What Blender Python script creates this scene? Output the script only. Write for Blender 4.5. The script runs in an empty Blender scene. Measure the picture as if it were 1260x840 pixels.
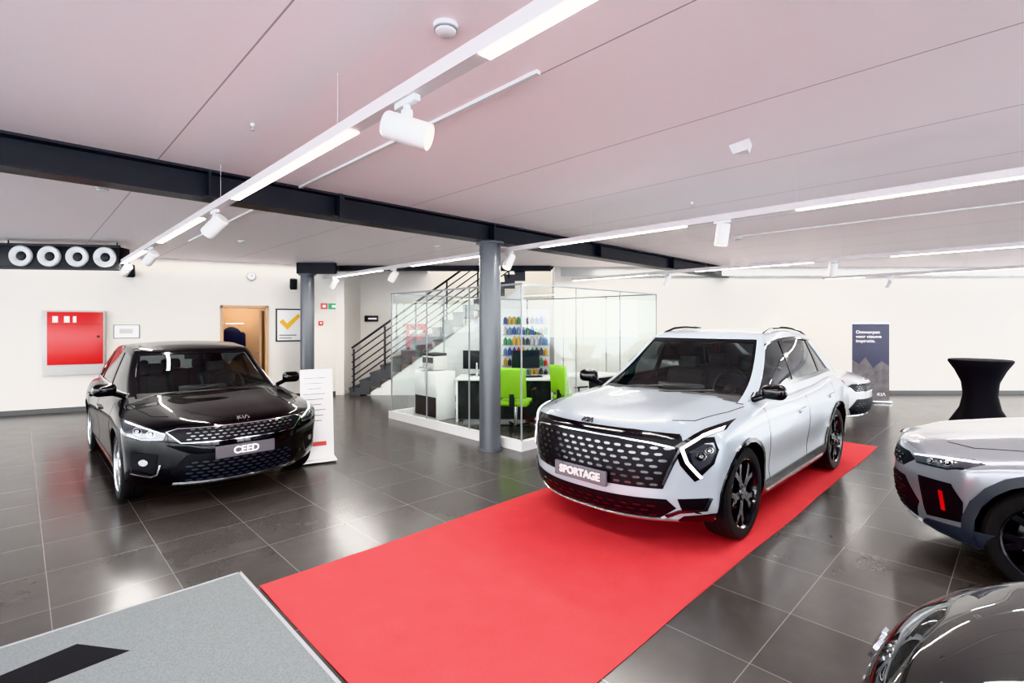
import bpy, bmesh, math, random
from mathutils import Vector, Matrix, Euler
from mathutils.bvhtree import BVHTree
random.seed(4)
S=bpy.context.scene
TH=math.atan2(.6997,.7145)
def UV(u,v): return (.7145*u-.6997*v, .6997*u+.7145*v)

# ---------------------------------------------------------------- materials
def mat(name,col,rough=.5,metal=0,coat=0,emi=None,es=0,noise=0,nscale=20,bump=0,bscale=60,spec=.5):
    m=bpy.data.materials.new(name); m.use_nodes=True
    nt=m.node_tree; b=nt.nodes['Principled BSDF']
    b.inputs['Base Color'].default_value=(*col,1); b.inputs['Roughness'].default_value=rough
    b.inputs['Metallic'].default_value=metal; b.inputs['Coat Weight'].default_value=coat
    b.inputs['Coat Roughness'].default_value=.02
    b.inputs['Specular IOR Level'].default_value=spec
    if emi: 
        b.inputs['Emission Color'].default_value=(*emi,1); b.inputs['Emission Strength'].default_value=es
    if noise or bump:
        tc=nt.nodes.new('ShaderNodeTexCoord')
    if noise:
        n=nt.nodes.new('ShaderNodeTexNoise'); n.inputs['Scale'].default_value=nscale; n.inputs['Detail'].default_value=5
        nt.links.new(tc.outputs['Object'],n.inputs['Vector'])
        r=nt.nodes.new('ShaderNodeMix'); r.data_type='RGBA'
        r.inputs[6].default_value=(*[c*(1-noise) for c in col],1); r.inputs[7].default_value=(*[min(1,c*(1+noise)) for c in col],1)
        nt.links.new(n.outputs['Fac'],r.inputs[0]); nt.links.new(r.outputs[2],b.inputs['Base Color'])
    if bump:
        n=nt.nodes.new('ShaderNodeTexNoise'); n.inputs['Scale'].default_value=bscale; n.inputs['Detail'].default_value=4
        nt.links.new(tc.outputs['Object'],n.inputs['Vector'])
        bu=nt.nodes.new('ShaderNodeBump'); bu.inputs['Strength'].default_value=bump; bu.inputs['Distance'].default_value=.01
        nt.links.new(n.outputs['Fac'],bu.inputs['Height']); nt.links.new(bu.outputs['Normal'],b.inputs['Normal'])
    return m
def glassmat(name,tint,f0=.05):
    m=bpy.data.materials.new(name); m.use_nodes=True; nt=m.node_tree
    nt.nodes.clear()
    o=nt.nodes.new('ShaderNodeOutputMaterial'); t=nt.nodes.new('ShaderNodeBsdfTransparent'); g=nt.nodes.new('ShaderNodeBsdfGlossy')
    mx=nt.nodes.new('ShaderNodeMixShader'); ge=nt.nodes.new('ShaderNodeNewGeometry')
    t.inputs['Color'].default_value=(*tint,1); g.inputs['Roughness'].default_value=.01; g.inputs['Color'].default_value=(1,1,1,1)
    d=nt.nodes.new('ShaderNodeVectorMath'); d.operation='DOT_PRODUCT'
    nt.links.new(ge.outputs['Normal'],d.inputs[0]); nt.links.new(ge.outputs['Incoming'],d.inputs[1])
    def M(op,a,b=None):
        n=nt.nodes.new('ShaderNodeMath'); n.operation=op
        for i,x in enumerate((a,b)):
            if x is None: continue
            if isinstance(x,(int,float)): n.inputs[i].default_value=x
            else: nt.links.new(x,n.inputs[i])
        return n.outputs[0]
    k=M('POWER',M('SUBTRACT',1.0,M('ABSOLUTE',d.outputs['Value'])),5.0)
    fr=M('ADD',M('MULTIPLY',k,1-f0),f0)
    nt.links.new(fr,mx.inputs[0]); nt.links.new(t.outputs[0],mx.inputs[1]); nt.links.new(g.outputs[0],mx.inputs[2])
    nt.links.new(mx.outputs[0],o.inputs['Surface']); return m

def gridmat(name,base,joint,pu,pv,ou,ov,w,rough,noise,two=True,bumpy=0):
    m=bpy.data.materials.new(name); m.use_nodes=True; nt=m.node_tree; b=nt.nodes['Principled BSDF']
    tc=nt.nodes.new('ShaderNodeTexCoord'); mp=nt.nodes.new('ShaderNodeMapping'); mp.inputs['Rotation'].default_value=(0,0,-TH)
    nt.links.new(tc.outputs['Object'],mp.inputs['Vector'])
    sp=nt.nodes.new('ShaderNodeSeparateXYZ'); nt.links.new(mp.outputs[0],sp.inputs[0])
    def M(op,a,bv=None,cl=False):
        n=nt.nodes.new('ShaderNodeMath'); n.operation=op
        for i,x in enumerate((a,bv)):
            if x is None: continue
            if isinstance(x,(int,float)): n.inputs[i].default_value=x
            else: nt.links.new(x,n.inputs[i])
        return n.outputs[0]
    def line(ax,p,o):
        t=M('DIVIDE',M('SUBTRACT',sp.outputs[ax],o),p)
        fl=M('FLOOR',M('ADD',t,.5))
        d=M('MULTIPLY',M('ABSOLUTE',M('SUBTRACT',t,fl)),p)
        return M('LESS_THAN',d,w),M('FLOOR',t)
    l1,i1=line(0,pu,ou)
    l2,i2=line(1,pv,ov)
    ln=M('MAXIMUM',l1,l2) if two else l1
    cid=nt.nodes.new('ShaderNodeCombineXYZ'); nt.links.new(i1,cid.inputs[0])
    if two: nt.links.new(i2,cid.inputs[1])
    wn=nt.nodes.new('ShaderNodeTexWhiteNoise'); nt.links.new(cid.outputs[0],wn.inputs['Vector'])
    nz=nt.nodes.new('ShaderNodeTexNoise'); nz.inputs['Scale'].default_value=2.6; nz.inputs['Detail'].default_value=6; nz.inputs['Roughness'].default_value=.6
    vadd=nt.nodes.new('ShaderNodeVectorMath'); vadd.operation='MULTIPLY_ADD'; vadd.inputs[1].default_value=(7,7,7)
    nt.links.new(wn.outputs['Color'],vadd.inputs[0]); nt.links.new(mp.outputs[0],vadd.inputs[2]); nt.links.new(vadd.outputs[0],nz.inputs['Vector'])
    k=M('ADD',M('MULTIPLY',M('SUBTRACT',nz.outputs['Fac'],.5),noise*3),M('ADD',1.0,M('MULTIPLY',M('SUBTRACT',wn.outputs['Value'],.5),noise)))
    vm=nt.nodes.new('ShaderNodeVectorMath'); vm.operation='SCALE'; vm.inputs[0].default_value=base; nt.links.new(k,vm.inputs['Scale'])
    mx=nt.nodes.new('ShaderNodeMix'); mx.data_type='RGBA'; nt.links.new(ln,mx.inputs[0]); nt.links.new(vm.outputs[0],mx.inputs[6]); mx.inputs[7].default_value=(*joint,1)
    nt.links.new(mx.outputs[2],b.inputs['Base Color'])
    rr=M('ADD',M('MULTIPLY',nz.outputs['Fac'],.10 if bumpy else 0.0),rough)
    nt.links.new(rr,b.inputs['Roughness'])
    return m

M_floor=gridmat('floor_tile',(.066,.061,.058),(.19,.18,.17),.62,.62,.134,.97,.0024,.18,.24,True,1)
M_ceil=gridmat('ceiling_panel',(.95,.865,.88),(.42,.38,.39),1.2,50,.82,25,.0045,.55,.0,False)  # slight pink is the red carpet's bounce light put into the base colour
M_wall=mat('wall_paint',(.70,.675,.64),.6,noise=.015,nscale=3)
M_white=mat('white_lacquer',(.74,.74,.74),.35)
M_track=mat('track_profile_white',(.66,.62,.625),.4)
M_lgrey=mat('light_grey_metal',(.48,.48,.47),.4)
M_dark=mat('dark_steel',(.030,.031,.035),.45,noise=.1,spec=.3)
M_base=mat('dark_baseboard',(.05,.05,.052),.4)
M_col=mat('column_grey',(.10,.11,.125),.32,.1)
M_red=mat('red_lacquer',(.55,.022,.022),.3)
M_carpet=mat('red_felt_carpet',(.55,.060,.066),.95,noise=.14,nscale=5,bump=.5,bscale=160,spec=.12)
M_mat=mat('grey_mat_fabric',(.22,.24,.25),.95,noise=.35,nscale=110,bump=.6,bscale=300,spec=.1)
M_blackfab=mat('black_fabric',(.010,.010,.012),.85,bump=.2,bscale=200,spec=.2)
M_led=mat('led_diffuser',(1,1,1),.5,emi=(1,.97,.93),es=12)
M_spot=mat('spot_lamp_glow',(1,1,1),.5,emi=(1,.93,.82),es=12)
M_gloss=mat('gloss_black_plastic',(.005,.005,.006),.10,spec=.45)
M_grille=mat('grille_black',(.006,.006,.007),.45,spec=.2)
M_plast=mat('black_plastic',(.016,.016,.017),.5,spec=.3)
M_clad=mat('grey_cladding_plastic',(.026,.030,.040),.45)
M_chrome=mat('chrome',(.80,.81,.83),.10,1)
M_dchrome=mat('dark_chrome',(.13,.13,.14),.25,1)
M_rub=mat('tyre_rubber',(.014,.014,.014),.75,bump=.2,bscale=150,spec=.25)
M_alloy=mat('alloy_silver',(.60,.61,.63),.25,.9)
M_balloy=mat('alloy_black',(.012,.012,.014),.18,.2,coat=.3)
M_brake=mat('brake_disc',(.2,.2,.21),.35,1)
M_lens=mat('headlamp_lens',(.06,.065,.075),.05,.4,coat=.7)
M_drl=mat('daylight_led',(.95,.96,1),.15,emi=(1,1,1),es=.9)
M_tail_refl=mat('tail_lamp_and_reflection_red',(.45,.01,.01),.1,coat=1)
M_seam=mat('panel_gap',(.004,.004,.004),.8,spec=.1)
M_seat=mat('seat_fabric_dark',(.03,.03,.033),.7)
M_cabin=mat('cabin_trim_dark',(.022,.023,.025),.6)
M_plate=mat('number_plate_grey',(.09,.085,.10),.4)
M_txt=mat('white_lettering',(.95,.95,.95),.4)
M_cglass=glassmat('car_glass',(.62,.66,.65),.07)
M_cglass2=glassmat('car_privacy_glass',(.24,.27,.28),.07)
M_oglass=glassmat('office_glass',(.91,.95,.94),.055)
M_wglass=glassmat('window_glass',(.97,.98,.98),.04)
M_green=mat('lime_green_fabric',(.22,.47,.02),.6)
M_navy=mat('banner_navy',(.040,.044,.085),.5,noise=.3,nscale=3)
M_grey=mat('mid_grey',(.28,.29,.31),.5)
M_wood=mat('warm_wood_panel',(.50,.33,.21),.5,noise=.12,nscale=4)
M_yel=mat('yellow_print',(.80,.47,.03),.5)
M_grn=mat('safety_green',(.02,.35,.14),.5)
M_screen=mat('screen_dark',(.015,.018,.022),.12)
M_step=mat('stair_step_grey',(.06,.063,.07),.55,noise=.1)
M_pave=mat('outside_paving',(.58,.57,.56),.9,noise=.15,nscale=2)
M_blue=mat('navy_coat_cloth',(.010,.018,.05),.85)

# ---------------------------------------------------------------- mesh builder
class MB:
    def __init__(s): s.v=[];s.f=[];s.m=[];s.mats=[]
    def mi(s,m):
        if m not in s.mats: s.mats.append(m)
        return s.mats.index(m)
    def raw(s,v,f,m):
        o=len(s.v); i=s.mi(m); s.v+= [tuple(x) for x in v]
        for q in f: s.f.append([o+k for k in q]); s.m.append(i)
    def addbm(s,bm,m,M=None):
        if M: bmesh.ops.transform(bm,matrix=M,verts=bm.verts)
        bmesh.ops.recalc_face_normals(bm,faces=bm.faces)
        bm.verts.index_update()
        s.raw([v.co.copy() for v in bm.verts],[[v.index for v in f.verts] for f in bm.faces],m); bm.free()
    def box(s,c,d,m,rot=(0,0,0),bev=0,seg=2):
        bm=bmesh.new(); bmesh.ops.create_cube(bm,size=1)
        bmesh.ops.scale(bm,vec=d,verts=bm.verts)
        if bev: bmesh.ops.bevel(bm,geom=bm.edges[:],offset=min(bev,min(d)*.49),segments=seg,affect='EDGES',profile=.5)
        s.addbm(bm,m,Matrix.Translation(c)@Euler(rot).to_matrix().to_4x4())
    def box2(s,a,b,m,bev=0): s.box([(a[i]+b[i])/2 for i in range(3)],[abs(b[i]-a[i]) for i in range(3)],m,bev=bev)
    def cyl(s,p0,p1,r,m,r2=None,seg=24):
        p0=Vector(p0);p1=Vector(p1); d=p1-p0
        bm=bmesh.new(); bmesh.ops.create_cone(bm,cap_ends=True,segments=seg,radius1=r,radius2=r if r2 is None else r2,depth=d.length)
        s.addbm(bm,m,Matrix.Translation((p0+p1)/2)@d.to_track_quat('Z','Y').to_matrix().to_4x4())
    def lathe(s,prof,m,M=Matrix(),seg=40,loop=False):
        v=[];f=[];n=len(prof)
        for i in range(seg):
            a=2*math.pi*i/seg
            for r,h in prof: v.append(M@Vector((r*math.cos(a),r*math.sin(a),h)))
        for i in range(seg):
            j=(i+1)%seg
            for k in range(n if loop else n-1):
                l=(k+1)%n
                f.append([i*n+k,j*n+k,j*n+l,i*n+l])
        bm=bmesh.new(); bv=[bm.verts.new(x) for x in v]
        for q in f:
            try: bm.faces.new([bv[k] for k in q])
            except: pass
        bmesh.ops.remove_doubles(bm,verts=bm.verts,dist=1e-5)
        s.addbm(bm,m)
    def prism(s,poly,fn,m,h0,h1):
        n=len(poly); bm=bmesh.new()
        a=[bm.verts.new(fn(p[0],p[1],h0)) for p in poly]; b=[bm.verts.new(fn(p[0],p[1],h1)) for p in poly]
        bm.faces.new(a); bm.faces.new(b[::-1])
        for i in range(n): bm.faces.new([a[i],a[(i+1)%n],b[(i+1)%n],b[i]])
        s.addbm(bm,m)
    def torus(s,c,R,r,m,M=Matrix(),seg=32,sg=10):
        pr=[(R+r*math.cos(2*math.pi*k/sg),r*math.sin(2*math.pi*k/sg)) for k in range(sg)]
        s.lathe(pr,m,Matrix.Translation(c)@M,seg,True)
    def tube(s,pts,r,m,seg=8):
        for a,b in zip(pts,pts[1:]): s.cyl(a,b,r,m,seg=seg)
    def build(s,name,parent=None,loc=(0,0,0),rz=0,ang=35):
        me=bpy.data.meshes.new(name); me.from_pydata(s.v,[],s.f)
        for m in s.mats: me.materials.append(m)
        me.polygons.foreach_set('material_index',s.m); me.polygons.foreach_set('use_smooth',[True]*len(s.f))
        me.update(); me.set_sharp_from_angle(angle=math.radians(ang))
        o=bpy.data.objects.new(name,me); S.collection.objects.link(o); o.location=loc; o.rotation_euler=(0,0,rz)
        if parent: o.parent=parent
        return o
def empty(name,loc,rz=0):
    o=bpy.data.objects.new(name,None); S.collection.objects.link(o); o.location=loc; o.rotation_euler=(0,0,rz); o.empty_display_size=.3; return o
def text(name,body,loc,rot,size,m,parent=None,ext=.002,align='CENTER',bold=0):
    c=bpy.data.curves.new(name,'FONT'); c.body=body; c.size=size; c.extrude=ext; c.align_x=align; c.align_y='CENTER'; c.offset=bold
    c.materials.append(m); o=bpy.data.objects.new(name,c); S.collection.objects.link(o); o.location=loc; o.rotation_euler=rot
    if parent: o.parent=parent
    return o

# ---------------------------------------------------------------- curves
def ip(P,x):
    if x<=P[0][0]: return P[0][1]
    if x>=P[-1][0]: return P[-1][1]
    n=len(P)
    def sl(i):
        if i==0: return (P[1][1]-P[0][1])/(P[1][0]-P[0][0])
        if i==n-1: return (P[-1][1]-P[-2][1])/(P[-1][0]-P[-2][0])
        a=(P[i][1]-P[i-1][1])/(P[i][0]-P[i-1][0]); b=(P[i+1][1]-P[i][1])/(P[i+1][0]-P[i][0])
        return 0 if a*b<=0 else 2*a*b/(a+b)
    for i in range(n-1):
        if x<=P[i+1][0]:
            h=P[i+1][0]-P[i][0]; t=(x-P[i][0])/h
            return (2*t**3-3*t*t+1)*P[i][1]+(t**3-2*t*t+t)*h*sl(i)+(-2*t**3+3*t*t)*P[i+1][1]+(t**3-t*t)*h*sl(i+1)

def boxgrid(na,nb,nc,fn,bottom=True):
    bm=bmesh.new(); V={}
    def gv(i,j,k):
        if (i,j,k) not in V: V[(i,j,k)]=bm.verts.new(fn(i/na,2*j/nb-1,k/nc))
        return V[(i,j,k)]
    def q(*k): bm.faces.new([gv(*x) for x in k])
    for i in range(na):
        for j in range(nb):
            q((i,j,nc),(i+1,j,nc),(i+1,j+1,nc),(i,j+1,nc))
            if bottom: q((i,j,0),(i,j+1,0),(i+1,j+1,0),(i+1,j,0))
        for k in range(nc):
            q((i,0,k),(i+1,0,k),(i+1,0,k+1),(i,0,k+1)); q((i,nb,k),(i,nb,k+1),(i+1,nb,k+1),(i+1,nb,k))
    for j in range(nb):
        for k in range(nc):
            q((0,j,k),(0,j,k+1),(0,j+1,k+1),(0,j+1,k)); q((na,j,k),(na,j+1,k),(na,j+1,k+1),(na,j,k+1))
    return bm,V

class Decals:
    def __init__(s,mb): s.mb=mb
    def put(s,bvh,poly,ax,d,m,g=.03,sink=.006,side=1):
        bm=bmesh.new(); vs=[bm.verts.new((p[0],p[1],0)) for p in poly]
        try: bm.faces.new(vs)
        except: bm.free(); return
        for c in (0,1):
            lo=min(p[c] for p in poly); hi=max(p[c] for p in poly)
            k=math.ceil(lo/g+1e-6)
            while k*g<hi-1e-4:
                co=(k*g,0,0) if c==0 else (0,k*g,0); no=(1,0,0) if c==0 else (0,1,0)
                bmesh.ops.bisect_plane(bm,geom=bm.verts[:]+bm.edges[:]+bm.faces[:],plane_co=co,plane_no=no,dist=1e-5); k+=1
        N={}
        for v in bm.verts:
            a,b=v.co.x,v.co.y
            if ax=='F': o=Vector((-1.5,a,b)); dr=Vector((1,0,0)); hint=Vector((.2,a,b))
            elif ax=='B': o=Vector((7,a,b)); dr=Vector((-1,0,0)); hint=Vector((4.3,a,b))
            elif ax=='S': o=Vector((a,2*side,b)); dr=Vector((0,-side,0)); hint=Vector((a,.75*side,b))
            else: o=Vector((a,b,3)); dr=Vector((0,0,-1)); hint=Vector((a,b,1.3))
            h,n,_,_=bvh.ray_cast(o,dr)
            if h is None: h,n,_,_=bvh.find_nearest(hint)
            if n.dot(dr)>0: n=-n
            v.co=h; N[v]=n
        bm.verts.index_update(); bm.normal_update()
        fs=bm.faces[:]; vl=bm.verts[:]; n=len(vl); V=[]
        for v in vl: V.append(v.co+N[v]*d)
        for v in vl: V.append(v.co-N[v]*sink)
        F=[]
        flip=False
        if fs:
            f0=max(fs,key=lambda f:f.calc_area()); flip=f0.normal.dot(N[f0.verts[0]])<0
        for f in fs:
            idx=[v.index for v in f.verts]
            F.append(idx[::-1] if flip else idx)
        for e in bm.edges:
            if len(e.link_faces)==1:
                l=e.link_loops[0]; a=l.vert.index; b=l.link_loop_next.vert.index
                F.append([a,a+n,b+n,b] if not flip else [b,b+n,a+n,a])
        s.mb.raw(V,F,m); bm.free()
    def grid(s,bvh,rows,d,m,sink=.004,C=Vector((2.5,0,1.0))):
        R=len(rows);K=len(rows[0]); T=[];Bt=[]
        for r in rows:
            for p in r:
                h,n,_,_=bvh.find_nearest(p)
                if n.dot(h-C)<0: n=-n
                T.append(h+n*d); Bt.append(h-n*sink)
        N=R*K; F=[]
        a=(T[1]-T[0]).cross(T[K]-T[0]); flip=a.dot(T[0]-Bt[0])<0
        for i in range(R-1):
            for j in range(K-1):
                q=[i*K+j,i*K+j+1,(i+1)*K+j+1,(i+1)*K+j]; F.append(q[::-1] if flip else q)
        bd=[(0,j,0,j+1) for j in range(K-1)]+[(R-1,j,R-1,j+1) for j in range(K-1)]+[(i,0,i+1,0) for i in range(R-1)]+[(i,K-1,i+1,K-1) for i in range(R-1)]
        for a0,b0,a1,b1 in bd:
            x=a0*K+b0;y=a1*K+b1; F.append([x,y,y+N,x+N])
        s.mb.raw(T+Bt,F,m)
    def both(s,bvh,poly,ax,d,m,**k):
        if ax=='S': s.put(bvh,poly,ax,d,m,side=1,**k); s.put(bvh,poly,ax,d,m,side=-1,**k)
        elif ax=='T': s.put(bvh,poly,ax,d,m,**k); s.put(bvh,[(p[0],-p[1]) for p in poly][::-1],ax,d,m,**k)
        else: s.put(bvh,poly,ax,d,m,**k); s.put(bvh,[(-p[0],p[1]) for p in poly][::-1],ax,d,m,**k)
    def line(s,bvh,pts,w,ax,d,m,both=True,**k):
        P=[Vector(p) for p in pts]; n=len(P); L=[];R=[]
        for i in range(n):
            t0=(P[i]-P[i-1]).normalized() if i>0 else None; t1=(P[i+1]-P[i]).normalized() if i<n-1 else None
            t=(t0+t1).normalized() if t0 and t1 else (t0 or t1)
            nn=Vector((-t.y,t.x)); sc=1/max(.45,abs(nn.dot(Vector((-(t1 or t0).y,(t1 or t0).x)))))
            L.append(P[i]+nn*w/2*sc); R.append(P[i]-nn*w/2*sc)
        for i in range(n-1):
            q=[(p.x,p.y) for p in (R[i],R[i+1],L[i+1],L[i])]
            (s.both if both else s.put)(bvh,q,ax,d,m,**k)
def circ(cx,cy,r,n=18,ry=None): return [(cx+r*math.cos(2*math.pi*i/n),cy+(ry or r)*math.sin(2*math.pi*i/n)) for i in range(n)]

# ---------------------------------------------------------------- wheel
def wheel_mesh(R,w,rim,style):
    mb=MB(); A=Matrix.Rotation(-math.pi/2,4,'X')
    mb.lathe([(.70*R,-.42*w),(.80*R,-.5*w),(.93*R,-.48*w),(.985*R,-.40*w),(R,-.30*w),(R,.30*w),(.985*R,.40*w),(.93*R,.48*w),(.8*R,.5*w),(.74*R,.46*w)],M_rub,A,56)
    for z in (-.18,0,.18): mb.lathe([(R*1.001,(z-.012)*w),(R*1.001,(z+.012)*w)],M_seam,A,56)
    mb.lathe([(.745*R,.46*w),(.735*R,.475*w),(.70*R,.44*w),(.68*R,.30*w),(.62*R,-.1*w),(.62*R,-.42*w),(.70*R,-.42*w)],rim,A,56)
    mb.lathe([(.0,-.02),(.50*R,-.02),(.50*R,-.035),(0,-.035)],M_brake,A,40)
    mb.lathe([(0,-.2*w),(.63*R,-.2*w)],M_seam,A,40)
    def fn(x,z,h): return (x,h,z)
    n=5 if style!=2 else 7
    for k in range(n):
        a=2*math.pi*k/n+.3
        for s in (-1,1):
            sp=.20 if style!=2 else .12
            L=[];Rr=[]
            for r,aw,off in ((.05,.028,.0),(.36*R,.022,sp*.45),(.73*R,.020,sp*1.35)):
                off*=s
                cx,cz=r*math.cos(a+off),r*math.sin(a+off); tx,tz=-math.sin(a+off),math.cos(a+off)
                L.append((cx+tx*aw,cz+tz*aw)); Rr.append((cx-tx*aw,cz-tz*aw))
            mb.prism(L+Rr[::-1],fn,rim,.20*w,.38*w)
    mb.lathe([(0,.42*w),(.05,.42*w),(.065,.37*w),(.07,.15*w),(0,.15*w)],rim,A,24)
    mb.lathe([(0,.435*w),(.028,.435*w),(.03,.40*w)],M_dchrome,A,20)
    return mb

# ---------------------------------------------------------------- car
def car(name,P,loc,rz,paint,style,rim,plate=None):
    root=empty(name,(loc[0],loc[1],loc[2] if len(loc)>2 else 0),rz)
    L=P['L'];hw=P['hw'];f0,f1=P['ax']
    def fb(a,b,c):
        x0=a*L; zt=ip(P['ztop'],x0); zb=ip(P['zbot'],x0)
        t=abs(b)
        zt-=P.get('crown',.055)*t**3.2
        dome=.022*math.exp(-((t-.60)/.12)**2)*max(0,min(1,(1.35-x0)/.4))
        z=zb+(zt-zb)*c+dome*c**6
        xf=ip(P['nose'],z)+P['kf']*t**P['pf']; xr=L-ip(P['tail'],z)-P['kr']*t**3
        x=xf+(xr-xf)*a
        h=hw*ip(P['side'],z)
        e=max(0,(f0-.05-x)/f0); h*=1-.07*e*e
        e=max(0,(x-f1-.1)/(L-f1)); h*=1-.07*e*e
        fl=math.exp(-((x-f0)/.36)**2)+math.exp(-((x-f1)/.36)**2)
        h*=1+.020*fl*math.exp(-((z-.55)/.28)**2)-.026*(1-fl)*math.exp(-((z-.46)/.14)**2)
        return Vector((x,b*h,z))
    bm,V=boxgrid(104,36,20,fb)
    for _ in range(3): bmesh.ops.smooth_vert(bm,verts=bm.verts,factor=.5,use_axis_x=True,use_axis_y=True,use_axis_z=True)
    bvb=BVHTree.FromBMesh(bm)
    g=P['gh']; hb,hr=g['hb'],g['hr']
    for (i,j,k),v in V.items():
        if k==20 and g['xw0']+.16<v.co.x<g['xr0']-.14 and abs(v.co.y)<hb-.09: v.co.z-=.27
    me=bpy.data.meshes.new('body'); bmesh.ops.recalc_face_normals(bm,faces=bm.faces); bm.to_mesh(me); bm.free()
    bo=bpy.data.objects.new('body',me); S.collection.objects.link(bo)
    cu=MB()
    for x in (f0,f1):
        for s in (-1,1): cu.cyl((x,s*(hw-.30),P['wr']+.01),(x,s*(hw+.3),P['wr']+.01),P['arch'],M_plast,seg=56)
    co=cu.build('cutter')
    md=bo.modifiers.new('arches','BOOLEAN'); md.operation='DIFFERENCE'; md.object=co; md.solver='EXACT'
    dg=bpy.context.evaluated_depsgraph_get(); dg.update()
    nm=bpy.data.meshes.new_from_object(bo.evaluated_get(dg)); bo.modifiers.clear(); bo.data=nm
    bpy.data.objects.remove(co)
    nm.materials.clear(); nm.materials.append(paint); nm.materials.append(M_plast); nm.materials.append(M_cabin)
    for p in nm.polygons:
        c=p.center; p.use_smooth=True; mi=0
        for x in (f0,f1):
            r=math.hypot(c.x-x,c.z-P['wr']-.01)
            if r<P['arch']+.004 and abs(c.y)<hw*.99 and (abs(r-P['arch'])<.01 and abs(p.normal.y)<.7 or (abs(abs(c.y)-(hw-.30))<.01)): mi=1
        if g['xw0']+.10<c.x<g['xr0']-.08 and abs(c.y)<hb-.05 and c.z>.6: mi=2
        if p.normal.z<-.8: mi=1
        p.material_index=mi
    nm.set_sharp_from_angle(angle=math.radians(40)); bo.parent=root
    # greenhouse
    def fg(a,b,c):
        kw=g['k0']+(g['k1']-g['k0'])*c
        xf=g['xw0']+(g['xw1']-g['xw0'])*(c**.93)+kw*abs(b)**2.2
        xr=g['xr0']+(g['xr1']-g['xr0'])*c-.10*b*b
        x=xf+(xr-xf)*a
        zb=ip(P['ztop'],x)-.085; zt=ip(g['roof'],x)-.035*b*b
        z=zb+(zt-zb)*c
        y=b*(hb+(hr-hb)*c**1.25)
        y*=1-.09*max(0,(2.1-x))**2-.05*max(0,(x-3.0))**2
        return Vector((x,y,z))
    bm,V2=boxgrid(60,28,14,fg,False)
    for _ in range(2): bmesh.ops.smooth_vert(bm,verts=[v for v in bm.verts if not v.is_boundary],factor=.5,use_axis_x=True,use_axis_y=True,use_axis_z=True)
    bvg=BVHTree.FromBMesh(bm)
    me=bpy.data.meshes.new('windows'); bmesh.ops.recalc_face_normals(bm,faces=bm.faces)
    for f in bm.faces:
        f.smooth=True
        if abs(f.normal.y)>.6 or f.calc_center_median().x>3.5: f.material_index=1
    bm.to_mesh(me); bm.free(); me.materials.append(M_cglass); me.materials.append(M_cglass2)
    wo=bpy.data.objects.new('window_glass',me); S.collection.objects.link(wo); wo.parent=root
    mb=MB(); D=Decals(mb)
    zt=lambda x: ip(P['ztop'],x)
    rf=lambda x: ip(g['roof'],x)-.035
    roofm=P.get('roofm') or paint
    lin=lambda a,b,n: [a+(b-a)*i/n for i in range(n+1)]
    D.grid(bvg,[[fg(a,b,1) for b in lin(-1,1,24)] for a in lin(0,1,40)],.010,roofm)
    xa0=g['xw0']+g['k0']; xa1=g['xw1']+g['k1']
    Lg=lambda c: (fg(1,1,c).x-fg(0,1,c).x)
    def side(cs,a0,a1,m,d=.010,na=4):
        for s in (1,-1):
            D.grid(bvg,[[fg(a,s,c) for a in lin(a0(c),a1(c),na)] for c in cs],d,m)
    cc=lin(0,1,12)
    side(cc,lambda c:0,lambda c:.075/Lg(c)*(1.35-.5*c),roofm)
    side(lin(.90,1,2),lambda c:0,lambda c:1,roofm,.011,40)
    side((.865,.90),lambda c:0.02,lambda c:.84,M_gloss,.012,40)
    aD0,aD1=P.get('dp',(.86,.84))
    side(cc,lambda c:aD0+(aD1-aD0)*c,lambda c:1,roofm,.010,8)
    for xp,w in ((g['bcd'][0],.11),(g['bcd'][1],.07)):
        def af(dx): return lambda c:(xp+.06*c+dx-fg(0,1,c).x)/Lg(c)
        side(lin(0,.88,10),af(-w/2),af(w/2),M_gloss,.006,2)
    for s in (1,-1):
        D.grid(bvg,[[fg(0,s*b,c) for b in lin(.93,1,3)] for c in cc],.010,roofm)
        D.grid(bvg,[[fg(0,s*b,c) for b in lin(.895,.93,2)] for c in cc],.004,M_gloss)
        D.grid(bvg,[[fg(1,s*b,c) for b in lin(.84,1,3)] for c in cc],.010,roofm)
    D.grid(bvg,[[fg(0,b,c) for b in lin(-1,1,20)] for c in (.965,1)],.010,roofm)
    D.grid(bvg,[[fg(0,b,c) for b in lin(-.93,.93,20)] for c in (.92,.965)],.004,M_gloss)
    D.grid(bvg,[[fg(0,b,c) for b in lin(-.95,.95,20)] for c in (.0,.10,.17)],.005,M_plast)
    D.grid(bvg,[[fg(1,b,c) for b in lin(-1,1,20)] for c in (.84,.92,1)],.012,roofm)
    beltm=M_chrome if P.get('chromebelt') else M_gloss
    side((.16,.20,.235) if not P.get('chromebelt') else (.165,.19),lambda c:.0,lambda c:aD0,beltm,.012,30)
    side((0,.08,.165),lambda c:.0,lambda c:aD0,paint,.009,30)
    z0=.30; sx=P['doors']
    D.line(bvb,[(sx[0]-.05,zt(sx[0])-.09),(sx[0]-.02,.7),(sx[0]+.03,.42),(sx[0]+.10,z0)],.008,'S',.0012,M_seam)
    D.line(bvb,[(sx[1],zt(sx[1])-.09),(sx[1],.6),(sx[1]+.02,z0)],.008,'S',.0012,M_seam)
    D.line(bvb,[(sx[2]+.12,zt(sx[2])-.09),(sx[2]+.08,.82),(sx[2]-.12,.62)],.008,'S',.0012,M_seam)
    D.line(bvb,[(sx[0]+.10,z0),(sx[1],z0-.01),(f1-P['arch']-.03,z0)],.007,'S',.0012,M_seam)
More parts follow.
